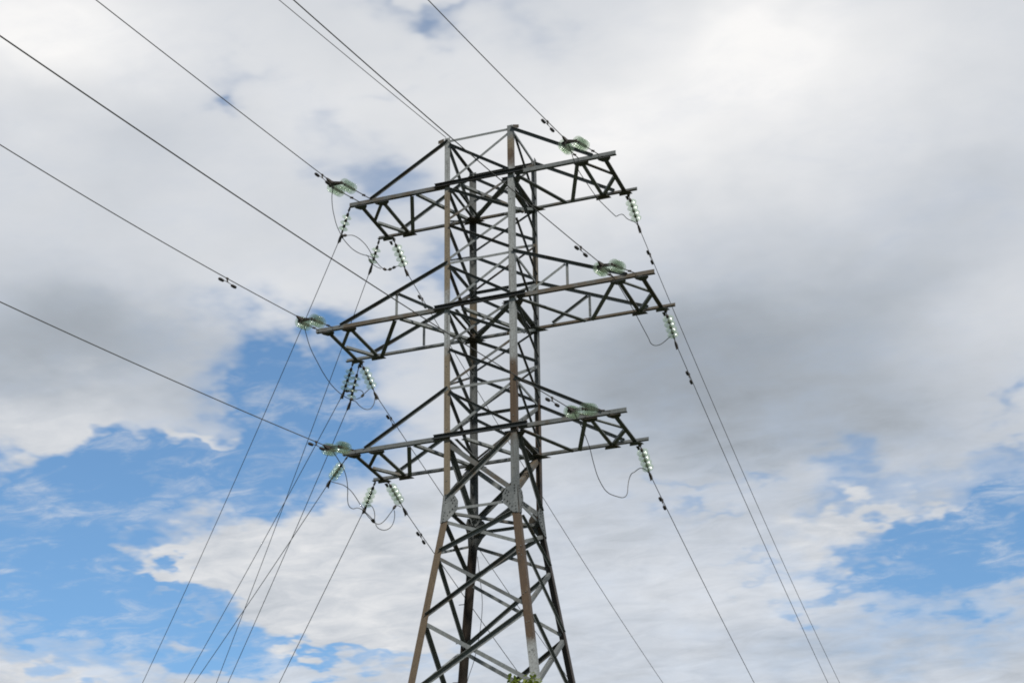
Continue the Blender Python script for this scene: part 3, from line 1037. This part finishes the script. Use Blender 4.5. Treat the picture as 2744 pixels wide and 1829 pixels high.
def clamp_mesh(parent, at, d, down=V((0, 0, -1)), size=1.0):
    """bolted tension clamp: boat shaped body along d, tail dropping for the jumper"""
    b_ = bmesh.new()
    dn = (down - d * down.dot(d)).normalized()
    sd = d.cross(dn)
    def sec(p, w, h, o):
        return [p + sd * w + dn * (o + h), p - sd * w + dn * (o + h), p - sd * w + dn * (o - h), p + sd * w + dn * (o - h)]
    loft(b_, [sec(at - d * 0.12 * size, 0.018, 0.018, 0), sec(at - d * 0.02 * size, 0.03, 0.032, 0.01), sec(at + d * 0.10 * size, 0.034, 0.045, 0.025), sec(at + d * 0.20 * size, 0.026, 0.03, 0.012), sec(at + d * 0.27 * size, 0.015, 0.015, 0.0)])
    loft(b_, [sec(at + d * 0.05 * size + dn * 0.05, 0.022, 0.03, 0.0), sec(at + d * 0.09 * size + dn * 0.13, 0.018, 0.02, 0.0)])
    for s in (0.0, 0.06, 0.12):
        q = at + d * s * size
        rod(b_, q - dn * 0.03, q + dn * 0.085, 0.010, 6)
    return link('tension_clamp', b_, M_IRON, parent)


def single_string(k, n, label, group, sp, first):
    A = V(WIRES[k][0])
    E_ = wpt(k, WIRES[k][2])
    # the lug sits a little below and outside the chord
    d = E_ - A
    L = d.length
    t = tag(empty('insulator_string', A), label, 'insulator', group)
    q = quat_to(d)
    core = metal_string(L, n, sp, first, 'metal_fittings', t)
    core.rotation_mode = 'QUATERNION'
    core.rotation_quaternion = q
    for i in range(n):
        glass_disc(t, q @ V((0, 0, first + i * sp)), q, 1.18 if k[0] == 'R' else 1.05)
    clamp_mesh(t, E_ - A, wdir(k, WIRES[k][2] + 0.1))
    return t


for k in ('R1L', 'R2L', 'R3L', 'R1R', 'R2R', 'R3R'):
    side = 'left' if k.endswith('L') else 'right'
    lev = PLACE[k[1]]
    lab = f'glass insulator string leaning right from the far tip of the {lev} {side} crossarm'
    single_string(k, 4, lab, 'far side insulator strings', 0.205, 0.42)
TL = {'T1': 'short glass insulator string hanging from the near tip of the upper left crossarm',
      'T1r': 'short glass insulator string hanging down leftward from the far tip of the upper left crossarm',
      'T2': 'left of two short insulator strings leaning left under the middle left crossarm',
      'T2r': 'right of two short insulator strings leaning left under the middle left crossarm',
      'T3': 'slanting glass insulator string below the near tip of the lower left crossarm',
      'T3r': 'short glass insulator string leaning left from the far tip of the lower left crossarm'}
TP = {'T1': (3, 0.19, 0.36), 'T1r': (3, 0.19, 0.36), 'T2': (4, 0.19, 0.38), 'T2r': (4, 0.19, 0.58), 'T3': (4, 0.20, 0.85), 'T3r': (4, 0.17, 0.36)}
for k, lab in TL.items():
    n, sp, first = TP[k]
    single_string(k, n, lab, 'branch line insulator strings', sp, first)

DUAL = {'F1L': (2.75, 2.36), 'F1R': (2.62, 2.02), 'F2L': (3.95, 3.50), 'F2R': (3.55, 2.90), 'F3L': (3.02, 2.68), 'F3R': (2.66, 1.98)}
for k, (da, db) in DUAL.items():
    side = -1 if k.endswith('L') else 1
    z = ZB['b' + k[1]]
    w, d_ = half(z)
    E_ = wpt(k, WIRES[k][2])
    Aa = V((side * (w + da), -d_ - 0.05, z))
    Ab = V((side * (w + db), -d_ - 0.05, z))
    mid = (Aa + Ab) / 2
    ax = (E_ - mid)
    Ltot = ax.length
    axn = ax.normalized()
    L = Ltot - 0.26
    sidev = (Aa - Ab).normalized()
    sidev = (sidev - axn * sidev.dot(axn)).normalized()
    root = tag(empty('double_insulator_string', mid), f"pair of green glass insulator strings at the near tip of the {PLACE[k[1]]} {'left' if side < 0 else 'right'} crossarm", 'insulator', 'near side double insulator strings')
    hy = 0.20
    corners = []
    for A, s in ((Aa, 1), (Ab, -1)):
        cpt = mid + axn * L + sidev * (s * hy)
        corners.append(cpt)
        dv = cpt - A
        q = quat_to(dv)
        n, sp = 4, 0.155
        first = dv.length - 0.20 - (n - 1) * sp
        st = metal_string(dv.length, n, sp, first, 'insulator_string', root)
        st.location = A - mid
        st.rotation_mode = 'QUATERNION'
        st.rotation_quaternion = q
        for i in range(n):
            glass_disc(st, V((0, 0, first + i * sp)), V((0, 0, 1)).rotation_difference(V((0, 0, 1))), 1.22)
    apex = E_ - axn * 0.02
    nrm = sidev.cross(axn).normalized()
    bm2 = bmesh.new()
    c0, c1 = [c - mid for c in corners]
    ap = apex - mid
    for o in (-0.025, 0.018):
        plate(bm2, [c0 + nrm * o + sidev * 0.04, c0 + nrm * o - axn * 0.05, c1 + nrm * o - axn * 0.05, c1 + nrm * o - sidev * 0.04, ap + nrm * o - sidev * 0.04 - axn * 0.06, ap + nrm * o + sidev * 0.04 - axn * 0.06], nrm, 0.008)
    for c in (c0, c1, ap - axn * 0.08):
        rod(bm2, c - nrm * 0.05, c + nrm * 0.05, 0.016, 6)
    link('yoke_plate', bm2, M_IRON, root)
    clamp_mesh(root, E_ - mid, wdir(k, WIRES[k][2] + 0.1))

# ------------------------------------------------------------------ jumpers
JL = {'R1': 'slack jumper cable looping under the upper right crossarm', 'R2': 'slack jumper cable looping under the middle right crossarm',
      'R3': 'long S-shaped jumper cable looping under the lower right crossarm',
      'L1': 'long jumper cable sweeping from the upper left yoke round to the far string',
      'L1b': 'arched jumper cable between the two short strings of the upper left crossarm',
      'L1c': 'small jumper tail curling beneath the second short string of the upper left crossarm',
      'L2': 'long jumper cable sweeping from the middle left yoke under the strings', 'L2b': 'short jumper loop hooking round right of the two middle left strings',
      'L2c': 'drooping jumper loop right below the two middle left strings',
      'L3': 'stepped jumper cable falling from the lower left yoke to a joint', 'L3b': 'jumper cable sloping from the slanting lower left string to a joint',
      'L3c': 'short curved jumper under the far lower left string', 'L3d': 'jumper cable rising from the joint to the lower left far string clamp',
      'L3e': 'deep hanging jumper loop below the lower left crossarm strings'}
CLAMPS = {'L1': (0.30, 0.80, 0.865, 0.91), 'L2': (0.69, 0.89), 'L3': (0.86, 0.985), 'L3d': (0.72,), 'L3b': (0.97,), 'L1b': (0.05, 0.13), 'L2b': (0.05, 0.25), 'L1c': (0.42,)}
for k, pts in JUMPERS.items():
    sp_ = spline(pts, 5)
    root = tag(empty('jumper_cable', sp_[0]), JL[k], 'jumper cable', 'jumper cables')
    o0 = sp_[0]
    bm = bmesh.new()
    tube(bm, [p - o0 for p in sp_], R_J, 6)
    link('cable', bm, M_WIRE, root, True)
    for f in CLAMPS.get(k, ()):
        i = min(len(sp_) - 2, max(1, int(f * (len(sp_) - 1))))
        p = sp_[i] - o0
        d = (sp_[i + 1] - sp_[i - 1]).normalized()
        bm = bmesh.new()
        rod(bm, p - d * 0.075, p - d * 0.03, 0.02, 8, 0.036)
        rod(bm, p - d * 0.03, p + d * 0.05, 0.040, 8)
        rod(bm, p + d * 0.05, p + d * 0.09, 0.036, 8, 0.02)
        up = V((0, 0, 1))
        rod(bm, p - up * 0.05, p + up * 0.055, 0.013, 6)
        link('clamp', bm, M_IRON, root)

# ------------------------------------------------------------------ dampers
for k, s in DAMPERS.items():
    p = wpt(k, s)
    d = wdir(k, s)
    dn = (V((0, 0, -1)) - d * -d.z).normalized()
    side = 'left' if k.endswith('L') else 'right'
    lev = PLACE[k[1]]
    lab = f"small dark damper on the {'upper left' if k[0] == 'F' else 'lower right'} going line of the {lev} {side} crossarm"
    root = tag(empty('vibration_damper', p), lab, 'damper', 'vibration dampers')
    bm = bmesh.new()
    rod(bm, V((0, 0, 0)) - dn * 0.025, dn * 0.10, 0.022, 6)
    rod(bm, -d * 0.03 + dn * 0.0, d * 0.03 + dn * 0.0, 0.03, 8)
    link('clamp', bm, M_IRON, root)
    fa = 1.4 if k[0] == 'F' else 1.2
    bm = bmesh.new()
    tube(bm, [d * x * fa + dn * (0.095 + 0.03 * (x / 0.2) ** 2) for x in (-0.2, -0.1, 0, 0.1, 0.2)], 0.009, 6)
    link('messenger_cable', bm, M_IRON, root)
    for sg in (-1, 1):
        bm = bmesh.new()
        c = d * (0.21 * sg * fa) + dn * 0.125
        prof = [(-0.075, 0.022), (-0.055, 0.040), (0.03, 0.044), (0.07, 0.038), (0.085, 0.02)]
        rings = []
        a = d.orthogonal().normalized()
        b2 = d.cross(a)
        for x, r in prof:
            rings.append([c + d * (x * sg * fa) + (a * math.cos(6.28318 * i / 10) + b2 * math.sin(6.28318 * i / 10)) * r for i in range(10)])
        loft(bm, rings)
        link('weight', bm, M_WEIGHT, root)

# ------------------------------------------------------------------ loose cable down the back leg
c_ = [corner('C', z) for z in (19.0, 18.5, 17.7, 16.9, 16.2, 15.6, 14.9, 14.2, 13.3, 12.2, 10.5)]
offs = [(0.22, 0.0), (0.33, -0.02), (0.48, -0.02), (0.47, -0.02), (0.36, 0.0), (0.20, 0.0), (0.19, 0.0), (0.30, 0.0), (0.27, 0.0), (0.19, 0.0), (0.19, 0.0)]
bm = bmesh.new()
tube(bm, spline([p + V((a, b2 - 0.03, 0)) for p, (a, b2) in zip(c_, offs)], 6), 0.009, 6)
tag(link('loose_cable', bm, M_WIRE, None, True), 'thin slack cable running down beside the dark back leg of the tower', 'cable')

# ------------------------------------------------------------------ tree
rt = random.Random(11)
tp = V(SPRAY['d'])
base = V((tp.x + 0.35, tp.y + 0.2, 0))
tree = tag(empty('tree', base), 'young leafy green tree whose top pokes in front of the near tower leg', 'tree')
H = tp.z - 0.25
bm = bmesh.new()
trunk = [V((0, 0, -0.2)), V((0.05, 0.03, H * 0.25)), V((-0.06, 0.02, H * 0.5)), V((-0.02, -0.06, H * 0.75)), V((-0.2, -0.15, H * 0.96))]
sp_ = spline(trunk, 6)
tube(bm, sp_, [0.13 * (1 - 0.93 * i / (len(sp_) - 1)) + 0.008 for i in range(len(sp_))], 8)
limbs = []
for i in range(34):
    t = rt.uniform(0.28, 0.97)
    p = sp_[int(t * (len(sp_) - 1))]
    a = i * 2.4 + rt.uniform(-0.4, 0.4)
    ln = (1.9 * (1.05 - t) + 0.45) * rt.uniform(0.75, 1.15)
    e_ = p + V((math.cos(a) * ln, math.sin(a) * ln, ln * 0.45))
    if e_.z > H + 0.0:
        e_.z = H - rt.uniform(0.0, 0.3)
    mid = p.lerp(e_, 0.5) + V((rt.uniform(-.1, .1), rt.uniform(-.1, .1), 0.08))
    pts = spline([p, mid, e_], 4)
    r0 = 0.045 * (1.1 - t) + 0.012
    tube(bm, pts, [r0 * (1 - 0.85 * j / (len(pts) - 1)) for j in range(len(pts))], 5)
    limbs.append(pts)
sprays = []
root_p = sp_[-1]
for key in SPRAY:
    q = V(SPRAY[key]) - base
    q = q + V((0, 0, -0.03))
    pts = spline([root_p, root_p.lerp(q, 0.5) + V((0, 0, -0.07)), q], 4)
    tube(bm, pts, [0.012 * (1 - 0.75 * j / (len(pts) - 1)) for j in range(len(pts))], 5)
    sprays.append(pts)
link('trunk', bm, M_BARK, tree, True)
bm = bmesh.new()


def leaf(c, L):
    d = V((rt.gauss(0, 1), rt.gauss(0, 1), rt.gauss(-0.25, 0.6))).normalized()
    n = V((rt.gauss(0, .6), rt.gauss(0, .6), 1))
    s = d.cross(n).normalized()
    n = s.cross(d).normalized()
    w = L * 0.34
    pr = [(0, 0, 0), (0.25, 0.85, 0.05), (0.55, 1.0, 0.02), (0.82, 0.55, -0.05), (1.0, 0, -0.12)]
    l_ = [c + d * (x * L) + s * (y * w) + n * (z * L + abs(y) * 0.05 * L) for x, y, z in pr]
    r_ = [c + d * (x * L) - s * (y * w) + n * (z * L + abs(y) * 0.05 * L) for x, y, z in pr]
    vl = [bm.verts.new(p) for p in l_]
    vr = [vl[0]] + [bm.verts.new(p) for p in r_[1:-1]] + [vl[-1]]
    mid = [vl[0]] + [bm.verts.new(c + d * (x * L) + n * (z * L)) for x, y, z in pr[1:-1]] + [vl[-1]]
    for a, b2 in ((vl, mid), (mid, vr)):
        bm.faces.new((a[0], a[1], b2[1]))
        for i in (1, 2):
            bm.faces.new((a[i], a[i + 1], b2[i + 1], b2[i]))
        bm.faces.new((a[3], a[4], b2[3]))


for pts in limbs:
    for k in range(95):
        t = rt.uniform(0.35, 1.0)
        p = pts[min(len(pts) - 1, int(t * (len(pts) - 1) + 0.5))]
        c = p + V((rt.gauss(0, .16), rt.gauss(0, .16), rt.gauss(0, .11)))
        if c.z < H + 0.05:
            leaf(c, rt.uniform(0.07, 0.12))
for pts in sprays:
    for k in range(42):
        t = rt.uniform(0.45, 1.0)
        p = pts[min(len(pts) - 1, int(t * (len(pts) - 1) + 0.5))]
        leaf(p + V((rt.gauss(0, .03), rt.gauss(0, .06), rt.gauss(-0.012, .02))), rt.uniform(0.065, 0.10))
link('crown', bm, M_LEAF, tree)
